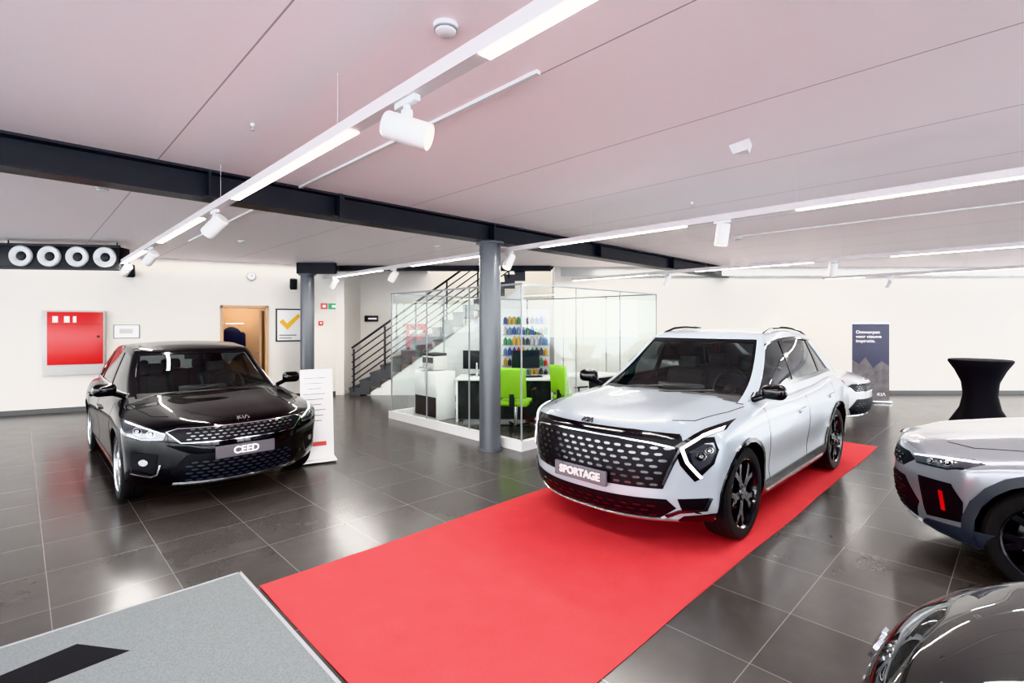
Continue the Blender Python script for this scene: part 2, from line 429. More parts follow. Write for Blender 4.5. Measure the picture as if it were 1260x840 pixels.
    for hx in (sx[1]-.22,sx[2]-.06):
        D.both(bvb,[(hx-.11,zt(hx)-.225),(hx+.11,zt(hx)-.215),(hx+.11,zt(hx)-.19),(hx-.11,zt(hx)-.20)],'S',.026,paint,g=.05)
        D.both(bvb,[(hx-.11,zt(hx)-.235),(hx+.11,zt(hx)-.225),(hx+.11,zt(hx)-.217),(hx-.11,zt(hx)-.227)],'S',.004,M_seam,g=.05)
    D.line(bvb,[(.36,hw*.62),(.5,hw*.74),(.9,hw*.835),(g['xw0']+.1,hw*.86)],.007,'T',.001,M_seam)
    if P.get('clad'):
        for x in (f0,f1):
            R0=P['arch']; cz=P['wr']+.01; wd=P.get('archw',.055)
            for i in range(14):
                a0=math.radians(-22+224*i/14); a1=math.radians(-22+224*(i+1)/14)
                q=[(x+R0*.985*math.cos(a0),cz+R0*.985*math.sin(a0)),(x+(R0+wd)*math.cos(a0),cz+(R0+wd)*math.sin(a0)),(x+(R0+wd)*math.cos(a1),cz+(R0+wd)*math.sin(a1)),(x+R0*.985*math.cos(a1),cz+R0*.985*math.sin(a1))]
                D.both(bvb,[(p[0],max(.215,p[1])) for p in q],'S',.012,P['clad'],g=.05)
        D.both(bvb,[(f0+P['arch'],.20),(f1-P['arch'],.20),(f1-P['arch']-.03,.38),(f0+P['arch']+.03,.36)],'S',.014,P['clad'],g=.08)
        D.both(bvb,[(f0+P['arch']+.1,.265),(f1-P['arch']-.1,.265),(f1-P['arch']-.1,.285),(f0+P['arch']+.1,.28)],'S',.020,M_alloy,g=.1)
    else:
        D.both(bvb,[(f0+P['arch'],.19),(f1-P['arch'],.19),(f1-P['arch'],.235),(f0+P['arch'],.235)],'S',.012,M_gloss,g=.08)
    F=lambda poly,d,m,**k: D.put(bvb,poly,'F',d,m,**k)
    B=lambda poly,d,m,**k: D.both(bvb,poly,'F',d,m,**k)
    def mesh_rows(z0,z1,dz,wfun,m,seg=.085,t=.4,d=.010):
        r=0; z=z0
        while z<z1:
            w=wfun(z); y=-w+(seg/2 if r%2 else 0)
            while y+seg*.7<w:
                F([(y+seg*.05,z+dz*t*.5),(y+seg*.2,z),(y+seg*.58,z),(y+seg*.72,z+dz*t*.5),(y+seg*.58,z+dz*t),(y+seg*.2,z+dz*t)],d,m,g=.05)
                y+=seg
            z+=dz; r+=1
    def lamp(y,z,r):
        B(circ(y,z,r),.012,M_chrome,g=.02); B(circ(y,z,r*.72),.015,M_gloss,g=.02); B(circ(y,z,r*.42),.018,M_alloy,g=.02)
    if style=='suv_big':
        F([(-.69,.872),(-.40,.890),(.40,.890),(.69,.872),(.72,.80),(.67,.68),(.60,.49),(-.60,.49),(-.67,.68),(-.72,.80)],.004,M_grille,g=.03)
        mesh_rows(.51,.80,.044,lambda z: .575+(z-.5)*.30,M_dchrome,seg=.082,t=.42)
        D.line(bvb,[(0,.878),(.40,.878),(.68,.862)],.034,'F',.018,M_gloss)
        D.line(bvb,[(0,.842),(.30,.838),(.52,.818),(.66,.79)],.010,'F',.018,M_chrome)
        D.line(bvb,[(.70,.80),(.655,.69),(.60,.52)],.014,'F',.012,M_dchrome)
        B([(.70,.79),(.80,.862),(.862,.865),(.895,.78),(.875,.68),(.81,.59),(.735,.655)],.004,M_grille,g=.02)
        D.line(bvb,[(.875,.925),(.80,.888),(.69,.79),(.722,.68),(.795,.565)],.052,'F',.006,M_gloss,g=.015)
        B([(.745,.765),(.82,.825),(.862,.83),(.88,.77),(.855,.69),(.80,.635),(.765,.68)],.010,M_lens,g=.02)
        lamp(.805,.735,.030); lamp(.845,.775,.022)
        D.line(bvb,[(.872,.908),(.80,.872),(.702,.787),(.735,.69),(.808,.58)],.020,'F',.014,M_drl,g=.015)
        F([(-.62,.415),(.62,.415),(.67,.35),(.56,.265),(-.56,.265),(-.67,.35)],.004,M_grille)
        mesh_rows(.285,.39,.036,lambda z:.56,M_dchrome,seg=.09,t=.35)
        B([(.68,.42),(.84,.43),(.83,.36),(.70,.33)],.005,M_grille,g=.02)
        D.line(bvb,[(.60,.28),(.68,.325),(.82,.345),(.85,.43)],.020,'F',.012,M_dchrome,g=.02)
        D.line(bvb,[(-.66,.252),(.66,.252)],.018,'F',.014,M_alloy,both=False)
        B([(.60,.20),(.90,.24),(.90,.315),(.70,.285)],.006,M_gloss,g=.03)
        F([(-.60,.200),(.60,.200),(.62,.243),(-.62,.243)],.006,M_gloss,g=.06)
        pz=.525; pc=M_plate; pw=.50
    elif style=='hatch':
        F([(-.52,.735),(.52,.735),(.60,.71),(.50,.615),(-.50,.615),(-.60,.71)],.003,M_grille,g=.03)
        mesh_rows(.635,.72,.028,lambda z:.48,M_dchrome,seg=.06,t=.35)
        D.line(bvb,[(0,.738),(.52,.738),(.60,.712),(.50,.612),(.30,.606),(0,.606)],.006,'F',.009,M_chrome,g=.03)
        B([(.60,.70),(.70,.745),(.80,.79),(.86,.80),(.875,.74),(.85,.68),(.76,.64),(.62,.645)],.006,M_lens,g=.02)
        lamp(.70,.695,.030); lamp(.785,.72,.030)
        D.line(bvb,[(.61,.692),(.72,.738),(.85,.785)],.010,'F',.012,M_drl,g=.02)
        D.line(bvb,[(.63,.648),(.76,.650),(.85,.69)],.007,'F',.010,M_chrome,g=.02)
        F([(-.46,.50),(.46,.50),(.58,.35),(.50,.245),(-.50,.245),(-.58,.35)],.003,M_grille)
        mesh_rows(.26,.44,.032,lambda z:.47,M_clad,seg=.08,d=.012)
        B([(.66,.51),(.82,.53),(.83,.40),(.68,.33)],.004,M_grille,g=.02)
        D.line(bvb,[(.64,.42),(.66,.33),(.70,.305),(.83,.34)],.012,'F',.010,M_chrome,g=.02)
        B(circ(.75,.44,.03),.010,M_chrome,g=.02)
        D.line(bvb,[(-.55,.222),(.55,.222)],.014,'F',.012,M_chrome,both=False)
        pz=.505; pc=M_plate; pw=.52
    else:
        F([(-.50,.74),(.50,.74),(.58,.70),(.46,.62),(-.46,.62),(-.58,.70)],.003,M_grille,g=.03)
        mesh_rows(.635,.72,.03,lambda z:.47,M_dchrome,seg=.07,t=.3)
        B([(.55,.73),(.70,.765),(.82,.80),(.865,.79),(.87,.745),(.80,.705),(.60,.68)],.006,M_lens,g=.02)
        D.line(bvb,[(.57,.735),(.72,.765),(.85,.79)],.010,'F',.012,M_drl,g=.02)
        D.line(bvb,[(.60,.688),(.78,.708),(.86,.74)],.010,'F',.010,M_gloss,g=.02)
        lamp(.70,.728,.020); lamp(.79,.748,.020)
        F([(-.48,.55),(.48,.55),(.60,.40),(.52,.27),(-.52,.27),(-.60,.40)],.003,M_grille)
        mesh_rows(.29,.50,.04,lambda z:.48,M_plast,seg=.09,d=.012)
        B([(.62,.60),(.82,.62),(.86,.52),(.84,.38),(.64,.33)],.005,M_grille,g=.02)
        B([(.755,.55),(.775,.55),(.775,.42),(.755,.42)],.012,M_tail_refl if paint is M_silver else M_dchrome,g=.02)  # silver car only: red reflection in the bumper intake, painted as a strip
        B([(.50,.22),(.86,.24),(.88,.35),(.62,.30)],.010,P.get('clad') or M_plast,g=.03)
        D.line(bvb,[(-.50,.235),(.50,.235)],.03,'F',.012,M_alloy,both=False)
        pz=.53; pc=M_plate; pw=.50
    D.both(bvb,[(.45,zt(L-.3)-.27),(hw*.93,zt(L-.3)-.24),(hw*.93,zt(L-.3)-.12),(.55,zt(L-.3)-.16)],'B',.01,M_tail_refl)
    D.put(bvb,[(-.7,.25),(.7,.25),(.75,.42),(-.75,.42)],'B',.01,M_plast)
    h,_,_,_=bvb.ray_cast(Vector((-1,0,pz)),Vector((1,0,0)))
    if plate:
        mb.box((h.x-.026,0,pz),(.026,pw,.115),pc,bev=.006)
        mb.box((h.x-.0395,0,pz),(.002,pw-.02,.098),M_plate)
        text('plate_lettering',plate,(h.x-.042,0,pz),(math.pi/2,0,-math.pi/2),.092 if len(plate)<6 else .080,M_txt,root,.0015,bold=.0022)
    ez=P['emb']; h,nn,_,_=bvb.ray_cast(Vector((-1,0,ez)),Vector((1,0,0)))
    if h:
        tl=math.atan2(abs(nn.z),abs(nn.x))
        text('nose_emblem','KI\u039B',(h.x-.012,0,ez+.008),(math.pi/2-tl,0,-math.pi/2),.070,M_chrome if style!='suv_big' else M_dchrome,root,.005,bold=.001)
    for s in (-1,1):
        mx=xa0+.14; my=hb-.01; mz=zt(mx)+.015
        mb.cyl((mx,s*my*.98,mz-.05),(mx+.0,s*(my+.10),mz),.025,P.get('mirm',paint),seg=10)
        mb.box((mx-.0,s*(my+.16),mz+.035),(.12,.20,.13),P.get('mirm',paint),rot=(0,0,s*.15),bev=.05,seg=4)
        mb.box((mx+.057,s*(my+.16),mz+.035),(.02,.16,.09),M_chrome,rot=(0,0,s*.15),bev=.008)
    if P.get('rails'):
        for s in (-1,1):
            y=s*(hr-.045); x0,x1=xa1+.15,g['xr1']-.25
            pts=[(x0,y,rf(x0)+.01)]+[(x,y,rf(x)+.042) for x in [x0+.22+(x1-x0-.44)*i/8 for i in range(9)]]+[(x1,y,rf(x1)+.01)]
            mb.tube(pts,.014,M_gloss,8)
    xw=g['xw0']
    for y0,y1 in ((.55,-.05),(-.05,-.6)):
        mb.cyl((xw+.05,y0*.9,zt(xw)+.0),(xw+.12,y1*.9,zt(xw)+.045),.008,M_plast,seg=6)
    zd=zt(2)-.30
    mb.box((g['xw0']+.62,0,zd+.13),(.40,2*hb-.24,.24),M_cabin,bev=.06,seg=3)
    mb.box((g['xw0']+.38,0,zd+.12),(.40,2*hb-.36,.18),M_cabin,bev=.05)
    Mx=Matrix.Rotation(math.radians(-68),4,'Y')
    mb.torus((g['xw0']+.92,-.36,zd+.28),.18,.017,M_plast,Mx)
    mb.cyl((g['xw0']+.80,-.36,zd+.23),(g['xw0']+.92,-.36,zd+.28),.05,M_plast,seg=12)
    mb.box((g['xw0']+.92,-.36,zd+.28),(.02,.32,.03),M_plast,rot=(0,math.radians(-22),0))
    mb.box((g['xw0']+.56,0,zd+.28),(.03,.50,.11),M_screen,bev=.01)
    for x,ys in ((g['xw0']+1.38,(-.36,.36)),(g['xw0']+2.25,(-.38,0,.38))):
        for y in ys:
            mb.box((x,y,zd+.16),(.16,.46,.50),M_seat,rot=(0,.2,0),bev=.07,seg=3)
            mb.box((x+.09,y,zd+.47),(.10,.24,.15),M_seat,rot=(0,.1,0),bev=.045,seg=3)
            for q in (-.05,.05): mb.cyl((x+.06,y+q,zd+.36),(x+.08,y+q,zd+.44),.007,M_chrome,seg=6)
    mb.box((xa1-.02,0,rf(xa1)-.08),(.03,.22,.07),M_plast,bev=.01)
    mb.build('trim_and_lights',root,ang=30)
    wm=wheel_mesh(P['wr'],P['ww'],rim,P.get('wst',1))
    w0=None; i=1
    for x in (f0,f1):
        for s in (1,-1):
            if w0 is None: w0=wm.build('wheel_1',root); o=w0
            else:
                o=bpy.data.objects.new('wheel_%d'%i,w0.data); S.collection.objects.link(o); o.parent=root
            o.location=(x,s*(hw-.015-P['ww']/2),P['wr']+.001); o.rotation_euler=(0,.3*i,0) if s>0 else (0,.2*i,math.pi); i+=1
    return root

M_pwhite=mat('paint_pearl_white',(.31,.35,.39),.3,.1,.9)
M_pblack=mat('paint_black',(.0022,.0022,.0026),.4,.0,.85,spec=.05)
M_silver=mat('paint_silver',(.26,.27,.30),.28,.55,1)
M_pwhite2=mat('paint_light_silver',(.36,.375,.39),.3,.2,1)

SUV=dict(L=4.515,hw=.93,ax=(.90,3.58),wr=.362,ww=.235,arch=.400,emb=.918,crown=.06,
 zbot=[(0,.23),(.4,.2),(2,.2),(4.1,.22),(4.5,.32)],
 ztop=[(0,.915),(.10,.955),(.35,1.0),(.8,1.04),(1.2,1.065),(1.6,1.065),(2,1.06),(3,1.08),(3.8,1.12),(4.3,1.11),(4.515,1.0)],
 nose=[(.2,.10),(.3,.035),(.42,.0),(.6,.005),(.75,.02),(.88,.045),(.96,.10)],
 tail=[(.2,.15),(.4,.0),(.7,.02),(.9,.06),(1.1,.15)],kf=.44,pf=2.6,kr=.28,
 side=[(.2,.93),(.35,.975),(.55,.99),(.75,1.0),(.88,.985),(.98,.95),(1.1,.90)],
 gh=dict(xw0=1.06,xw1=2.02,k0=.17,k1=.14,xr1=3.98,xr0=4.44,hb=.815,hr=.595,roof=[(1.6,1.44),(2.02,1.56),(2.35,1.615),(2.9,1.64),(3.6,1.585),(4.2,1.48)],bcd=(2.50,3.40,3.86)),
 doors=(1.42,2.52,3.42),clad=M_gloss,archw=.030,mirm=M_gloss,rails=True,wst=1,dp=(.88,.76))
HATCH=dict(L=4.31,hw=.90,ax=(.88,3.53),wr=.325,ww=.215,arch=.360,emb=.785,crown=.05,
 zbot=[(0,.19),(.4,.17),(2,.17),(3.9,.2),(4.3,.3)],
 ztop=[(0,.785),(.10,.82),(.35,.87),(.7,.915),(1.1,.965),(1.4,.97),(2,.95),(3,.975),(3.7,1.01),(4.1,.99),(4.31,.86)],
 nose=[(.18,.12),(.25,.05),(.35,.01),(.5,.0),(.64,.012),(.75,.04),(.84,.11)],
 tail=[(.2,.15),(.4,.0),(.7,.02),(.85,.06),(.98,.15)],kf=.46,pf=2.6,kr=.28,
 side=[(.17,.93),(.3,.975),(.5,.995),(.68,1.0),(.80,.98),(.90,.94),(1.0,.90)],
 gh=dict(xw0=1.00,xw1=1.84,k0=.20,k1=.14,xr1=3.78,xr0=4.20,hb=.785,hr=.60,roof=[(1.6,1.32),(1.84,1.39),(2.2,1.445),(2.6,1.465),(3.2,1.435),(3.8,1.34)],bcd=(2.42,3.28,3.66)),
 doors=(1.36,2.44,3.34),chromebelt=True,wst=1,dp=(.85,.80))
CROSS=dict(HATCH); CROSS.update(dict(L=4.38,wr=.345,arch=.380,emb=.80,
 ztop=[(0,.80),(.10,.84),(.35,.895),(.7,.95),(1.1,1.0),(1.4,1.01),(2,1.0),(3,1.03),(3.7,1.06),(4.1,1.04),(4.38,.92)],
 nose=[(.18,.12),(.28,.05),(.4,.01),(.55,.0),(.7,.015),(.8,.045),(.88,.11)],
 zbot=[(0,.22),(.4,.2),(2,.2),(3.9,.22),(4.3,.32)],clad=M_clad,
 side=[(.17,.93),(.3,.975),(.5,.995),(.72,1.0),(.85,.98),(.93,.94),(1.05,.89)],
 gh=dict(xw0=1.02,xw1=1.90,k0=.24,k1=.14,xr1=3.80,xr0=4.22,hb=.785,hr=.585,roof=[(1.6,1.34),(1.9,1.42),(2.2,1.47),(2.6,1.495),(3.2,1.47),(3.8,1.38)],bcd=(2.42,3.28,3.66)),rails=True,wst=2))
HB=dict(HATCH)

p=UV(3.17,2.45); car('suv_car',SUV,(p[0],p[1],.009),TH,M_pwhite,'suv_big',M_balloy,'SPORTAGE')
p=UV(1.56,5.26); car('hatchback_car',HATCH,p,TH+math.pi/2,M_pblack,'hatch',M_alloy,'CEED')
car('crossover_car',CROSS,(3.25,4.26),math.radians(-44),M_silver,'cross',M_balloy,None)
NB=dict(CROSS); NB['clad']=None; NB['rails']=False; NB['zbot']=[(0,.22),(4.38,.22)]
NB['ztop']=[(0,.84),(.10,.90),(.35,.96),(.7,1.01),(1.1,1.04),(1.4,1.05),(2,1.03),(3,1.05),(3.7,1.07),(4.1,1.05),(4.38,.95)]
NB['gh']=dict(CROSS['gh']); NB['gh']['roof']=[(x,z+.08) for x,z in CROSS['gh']['roof']]
car('hatchback_car',NB,(1.00,1.44),math.radians(-46),M_pblack,'cross',M_alloy,None)
p=UV(9.95,1.78); car('hatchback_car',HB,p,TH+math.pi/2,M_pwhite2,'hatch',M_alloy,None)

# ---------------------------------------------------------------- room shell
H=3.05
m=MB(); m.box2((-13.2,-3.7,-.1),(17.2,13.5,0),M_floor); m.build('floor')
m=MB(); m.box2((-13.2,-3.7,H),(17.2,11.9,H+.12),M_ceil); m.box2((-13.2,11.9,H),(-2.2,13.5,H+.12),M_ceil); m.box2((1.0,11.9,H),(17.2,13.5,H+.12),M_ceil)
m.box2((-2.4,11.8,4.7),(1.3,13.5,4.8),M_wall)
m.build('ceiling')
aL=math.atan2(3.15,5.9); PL=(-9.4,9.25,0)
m=MB(); m.box2((-4.1,0,0),(3.56,.2,H),M_wall); m.box2((4.38,0,0),(6.12,.2,H),M_wall); m.box2((3.56,0,2.04),(4.38,.2,H),M_wall)
m.build('wall_left',None,PL,aL)
m=MB(); m.box2((2.6,1.5,0),(5.6,1.6,2.6),M_wood); m.box2((2.6,.2,0),(2.7,1.5,2.6),M_wood); m.box2((5.3,.2,0),(5.4,1.5,2.6),M_wood); m.box2((2.6,.2,2.4),(5.4,1.6,2.5),M_wood)
m.build('wall_corridor',None,PL,aL)
m=MB(); 
for a,b in ((3.50,3.56),(4.38,4.44)): m.box2((a,-.02,0),(b,.22,2.1),M_wood)
m.box2((3.50,-.02,2.04),(4.44,.22,2.10),M_wood)
m.box((4.33,.62,1.0),(.05,.80,2.0),M_wood,rot=(0,0,-.1),bev=.005); m.cyl((4.29,.90,1.0),(4.22,.90,1.0),.015,M_chrome,seg=10)
m.build('door_1',None,PL,aL)
m=MB(); m.box2((-4.1,-.02,0),(3.50,0,.09),M_base); m.box2((4.44,-.02,0),(6.12,0,.09),M_base); m.build('baseboard_left',None,PL,aL)
m=MB(); m.box2((-4.2,12.0,0),(-4.0,13.5,4.7),M_wall); m.build('wall_stair_side')
m=MB(); m.box2((-4.0,13.3,0),(1.2,13.5,4.7),M_wall); m.box2((-2.4,11.75,H+.12),(1.2,11.9,4.7),M_wall); m.box2((-2.4,11.9,H+.12),(-2.2,13.3,4.7),M_wall); m.build('wall_stairwell')
m=MB(); m.box2((1.0,12.15,0),(17.2,12.35,H),M_wall); m.box2((1.0,11.9,0),(1.15,13.3,4.7),M_wall)
m.box2((1.15,12.05,2.84),(17,12.15,H),M_lgrey)
m.build('wall_right')
m=MB(); m.box2((1.15,12.13,0),(17,12.15,.09),M_base); m.box2((1.0,11.88,0),(1.15,11.9,.09),M_base); m.build('baseboard_right')
def facade(i,a,b,nm):
    a=Vector(a);b=Vector(b); d=b-a; Ln=d.length; rz=math.atan2(d.y,d.x); m=MB()
    m.box2((0,-.05,0),(Ln,.05,.10),M_dark); m.box2((0,-.05,2.82),(Ln,.05,2.90),M_dark)
    n=int(Ln/2.4)
    for k in range(n+1): x=Ln*k/n; m.box2((x-.03,-.05,.1),(x+.03,.05,2.82),M_dark)
    o=m.build('window_%d'%i,None,(a.x,a.y,0),rz)
    g=MB(); g.raw([(0,0,.1),(Ln,0,.1),(Ln,0,2.82),(0,0,2.82)],[[0,1,2,3]],M_wglass); g.build('pane',o)
    w=MB(); w.box2((0,-.1,2.90),(Ln,.1,H),M_wall); w.build('wall_'+nm,None,(a.x,a.y,0),rz)
facade(1,(-13,-3.5),(17,-3.5),'front'); facade(2,(17,-3.5),(17,12.2),'street_side'); facade(3,(-13,-3.5),(-13,7.33),'yard_side')
m=MB(); m.raw([(-60,-60,-.12),(60,-60,-.12),(60,60,-.12),(-60,60,-.12)],[[0,1,2,3]],M_pave); m.build('ground')

for u,v in ((4.576,5.10),(4.576,11.16)):
    p=UV(u,v); m=MB(); A=Matrix()
    m.lathe([(0,0),(.17,0),(.17,.02),(.145,.02),(.145,2.80-.03),(.19,2.80-.03),(.19,2.80),(0,2.80)],M_col,A,40)
    m.build('steel_column',None,(p[0],p[1],0))
m=MB()
m.box2((-6,5.0,2.80),(12.2,5.22,2.822),M_dark); m.box2((-6,5.0,3.028),(12.2,5.22,3.05),M_dark); m.box2((-6,5.10,2.822),(12.2,5.12,3.028),M_dark)
for x in (-3,1.2,2.43,4.576,7,9.5): 
    m.box2((x-.01,5.0,2.822),(x+.01,5.22,3.028),M_dark)
m.box2((2.38,4.985,2.80),(2.42,5.235,3.05),M_dark)
m.build('ceiling_beam',None,(0,0,0),TH)
m=MB(); m.box2((-4.6,11.72,2.93),(.9,11.86,H),M_dark); m.box2((-4.75,11.1,2.80),(-3.9,11.22,3.04),M_dark); m.build('ceiling_beam')

m=MB()
nx,ny=110,30; vv=[]
for j in range(ny+1):
    for i in range(nx+1):
        x=1.11+7.34*i/nx; y=1.43+2.04*j/ny
        z=.007+.004*math.sin(x*3.1+y*1.3)*math.sin(y*2.2-x*.7)+.0022*math.sin(x*9+math.sin(y*5)*2) if 0<j<ny else .004
        vv.append((x,y+.010*math.sin(x*2.3)*(j in(0,ny)),z))
ff=[[j*(nx+1)+i,j*(nx+1)+i+1,(j+1)*(nx+1)+i+1,(j+1)*(nx+1)+i] for j in range(ny) for i in range(nx)]
m.raw(vv,ff,M_carpet); m.box2((1.112,1.435,.0002),(8.448,3.465,.0008),M_carpet)
m.build('red_carpet',None,(0,0,0),TH)
m=MB(); m.box2((-2.6,1.2,0),(1.07,3.74,.012),M_mat,bev=.004)
m.prism([(.41,3.24),(.22,3.5),(-.12,3.43),(.06,3.22)],lambda x,y,h:(x,y,h),M_blackfab,.012,.014)
m.prism([(-.16,3.20),(-.12,3.43),(-.9,3.43),(-.9,3.20)],lambda x,y,h:(x,y,h),M_blackfab,.012,.014)
m.box2((-2.6,3.73,0),(1.08,3.75,.013),M_grey); m.box2((1.065,1.2,0),(1.085,3.75,.013),M_grey)
m.build('entrance_mat',None,(0,0,0),TH)

# ---------------------------------------------------------------- track lights
ZT=2.72
def area(name,loc,sx,sy,pw,rot=(0,0,0),col=(1,.96,.91)):
    l=bpy.data.lights.new(name,'AREA'); l.shape='RECTANGLE'; l.size=sx; l.size_y=sy; l.energy=pw; l.color=col
    o=bpy.data.objects.new(name,l); S.collection.objects.link(o); o.location=loc; o.rotation_euler=rot; return o
def spothead(u,v,ti,pw=25,aim=0):
    p=UV(u,v); m=MB()
    m.box((0,0,-.01),(.035,.16,.03),M_white,rot=(0,0,0),bev=.004)
    m.cyl((0,0,-.02),(0,0,-.09),.016,M_white,seg=12)
    R=Matrix.Rotation(aim,4,'Z')@Matrix.Rotation(ti,4,'X')
    c=Matrix.Translation((0,0,-.135))@R
    m.lathe([(0,.105),(.052,.105),(.060,.095),(.060,-.095),(.056,-.105),(.050,-.085)],M_white,c,32)
    m.lathe([(0,-.082),(.050,-.082)],M_spot,c,24)
    m.box((0,0,-.075),(.02,.05,.06),M_white,rot=(0,0,aim),bev=.004)
    o=m.build('track_spotlight',None,(p[0],p[1],ZT-.03),TH)
    l=bpy.data.lights.new('spot_beam','SPOT'); l.energy=pw; l.spot_size=math.radians(75); l.spot_blend=.6; l.color=(1,.94,.86); l.shadow_soft_size=.04
    lo=bpy.data.objects.new('spot_beam',l); S.collection.objects.link(lo); lo.parent=o
    lo.matrix_local=c@Matrix.Translation((0,0,-.11))
for u,v0,v1 in ((1.23,-2.2,10.5),(4.84,-3.4,10.9),(9.2,-5,7.4),(12.9,-4,3.2)):
    m=MB(); m.box2((u-.033,v0,ZT-.03),(u+.033,v1,ZT+.03),M_track)
    v=v0+.4
    while v<v1: m.cyl((u,v,ZT+.03),(u,v,H),.0012,M_white,seg=5); v+=2.2
    k=-3
    ar=[]
    while True:
        a=-.58+3.0*k; b=a+1.98; k+=1
        if a>v1-.3: break
        if b<v0+.2: continue
        a=max(a,v0+.05); b=min(b,v1-.05)
        m.box2((u-.029,a,ZT-.036),(u+.029,b,ZT-.029),M_led); ar.append((a,b))
    o=m.build('ceiling_light_track',None,(0,0,0),TH)
    for a,b in ar:
        p=UV(u,(a+b)/2); area('led_strip_lamp',(p[0],p[1],ZT-.045),.06,b-a,20*(b-a),(0,0,TH))
for u,v,ti,aim in ((1.23,1.92,-1.25,.75),(1.23,4.98,.9,.6),(1.23,8.0,.9,.4),(1.23,10.1,1.0,.3),(4.84,2.05,.15,0),(4.84,5.0,.5,1.5),(4.84,8.0,.6,.4),(4.84,10.4,.6,.3),(9.2,2.15,.3,-.8),(9.2,-.9,.5,-.6),(9.2,5.0,.4,0),(12.9,2.0,.7,-.8),(12.9,-.9,.7,-.8)):
    spothead(u,v,ti,22,aim)
m=MB(); m.box2((1.965,1.82,H-.02),(1.995,5.0,H),M_white); m.box2((1.965,5.25,H-.02),(1.995,9.5,H),M_white); m.build('trim_1',None,(0,0,0),TH)
m=MB(); m.box2((7.9,-3,H-.02),(7.93,3.2,H),M_white); m.build('trim_2',None,(0,0,0),TH)
for c in ((-.30,2.28),(-4.05,4.98),(-4.4,8.2),(-1.3,8.8),(3.6,8.0)):
    m=MB(); m.lathe([(0,-.045),(.03,-.045),(.045,-.035),(.05,-.02),(.055,-.018),(.055,0),(0,0)],M_white,Matrix(),28); m.lathe([(.047,-.028),(.052,-.026),(.052,-.02)],M_grey,Matrix(),28)
    m.build('smoke_detector',None,(c[0],c[1],H))
m=MB(); m.prism([(.10,0),(-.05,.087),(-.05,-.087)],lambda x,y,h:(x*(1+h*4),y*(1+h*4),h),M_white,-.07,0); m.build('motion_sensor',None,(1.73,3.77,H),.5)
for c in ((-1.75,3.4),(4.2,4.0),(2.0,5.6)):
    m=MB(); m.cyl((0,0,-.02),(0,0,0),.014,M_white,seg=12); m.cyl((0,0,-.045),(0,0,-.02),.005,M_lgrey,seg=8); m.cyl((0,0,-.048),(0,0,-.045),.012,M_lgrey,seg=12); m.build('sprinkler_head',None,(c[0],c[1],H-.001))
for c in ((6.35,11.68),(12.3,11.68)):
    m=MB(); m.lathe([(.06,-.012),(.075,-.010),(.078,0),(.05,0),(.052,-.005),(.06,-.012)],M_white,Matrix(),28); m.lathe([(0,-.003),(.052,-.003)],M_spot,Matrix(),24)
    o=m.build('recessed_downlight',None,(c[0],c[1],H-.001))
    l=bpy.data.lights.new('downlight_beam','SPOT'); l.energy=70; l.spot_size=math.radians(50); l.spot_blend=.25; l.color=(1,.96,.9); l.shadow_soft_size=.03
    lo=bpy.data.objects.new('downlight_beam',l); S.collection.objects.link(lo); lo.parent=o; lo.location=(0,0,-.03)

# air nozzle unit
m=MB(); m.box2((-1.05,-.0,-.20),(.92,.30,.17),M_plast,bev=.02)
A=Matrix.Rotation(math.pi/2,4,'X')
for i in range(4):
    x=-.50+.405*i; T=Matrix.Translation((x,0,-.01))@A
    m.lathe([(.165,-.01),(.165,.03),(.148,.045),(.11,.03),(.075,.01),(.07,-.02)],M_white,T,36)
    m.lathe([(0,.02),(.045,.02),(.06,.012),(.07,-.02)],M_dark,T,30)
m.box2((-1.07,-.03,.15),(.94,.0,.19),M_dark); m.box2((-1.07,-.03,-.22),(.94,0,-.19),M_dark)
for x in (-.8,.8): m.cyl((x,.15,.17),(x,.15,.258),.01,M_dark,seg=8)
m.build('air_nozzle_unit',None,(-7.34,8.12,2.79),math.radians(8))

def onwall(name,m): return m.build(name,None,PL,aL)
m=MB(); m.box2((.62,-.16,.72),(1.55,-.002,1.95),M_lgrey,bev=.01); m.box2((.70,-.18,.92),(1.53,-.155,1.92),M_red,bev=.008)
m.box2((.78,-.19,1.72),(.86,-.178,1.84),M_txt); m.box2((.95,-.19,1.72),(1.03,-.178,1.84),M_txt); m.box2((1.08,-.19,1.72),(1.13,-.178,1.84),M_txt)
m.box2((.70,-.183,1.685),(1.53,-.179,1.69),M_plast)
m.cyl((1.46,-.19,1.45),(1.46,-.18,1.45),.025,M_plast,seg=14)
onwall('fire_hose_cabinet',m)
m=MB(); m.box2((1.66,-.02,1.40),(2.09,-.001,1.68),M_grey,bev=.004); m.box2((1.68,-.024,1.42),(2.07,-.018,1.66),M_txt); m.box2((1.76,-.027,1.50),(1.98,-.023,1.60),M_lgrey); onwall('wall_sign',m)
m=MB(); m.box2((4.59,-.03,1.29),(5.14,-.001,2.04),M_dark,bev=.004); m.box2((4.62,-.035,1.32),(5.11,-.028,2.01),M_white)
m.prism([(4.66,1.74),(4.74,1.80),(4.82,1.70),(5.06,1.93),(5.10,1.86),(4.83,1.56)],lambda x,z,h:(x,h,z),M_yel,-.041,-.034)
m.box2((4.66,-.04,1.42),(5.02,-.034,1.45),M_grey); m.box2((4.66,-.04,1.36),(4.92,-.034,1.385),M_grey); onwall('framed_poster',m)
m=MB(); m.box2((5.55,-.02,2.04),(5.70,-.001,2.18),M_red); m.box2((5.72,-.02,2.04),(6.05,-.001,2.18),M_grn); m.box2((5.80,-.024,2.08),(5.90,-.018,2.14),M_txt); m.box2((5.59,-.024,2.08),(5.66,-.018,2.14),M_txt); onwall('exit_sign',m)
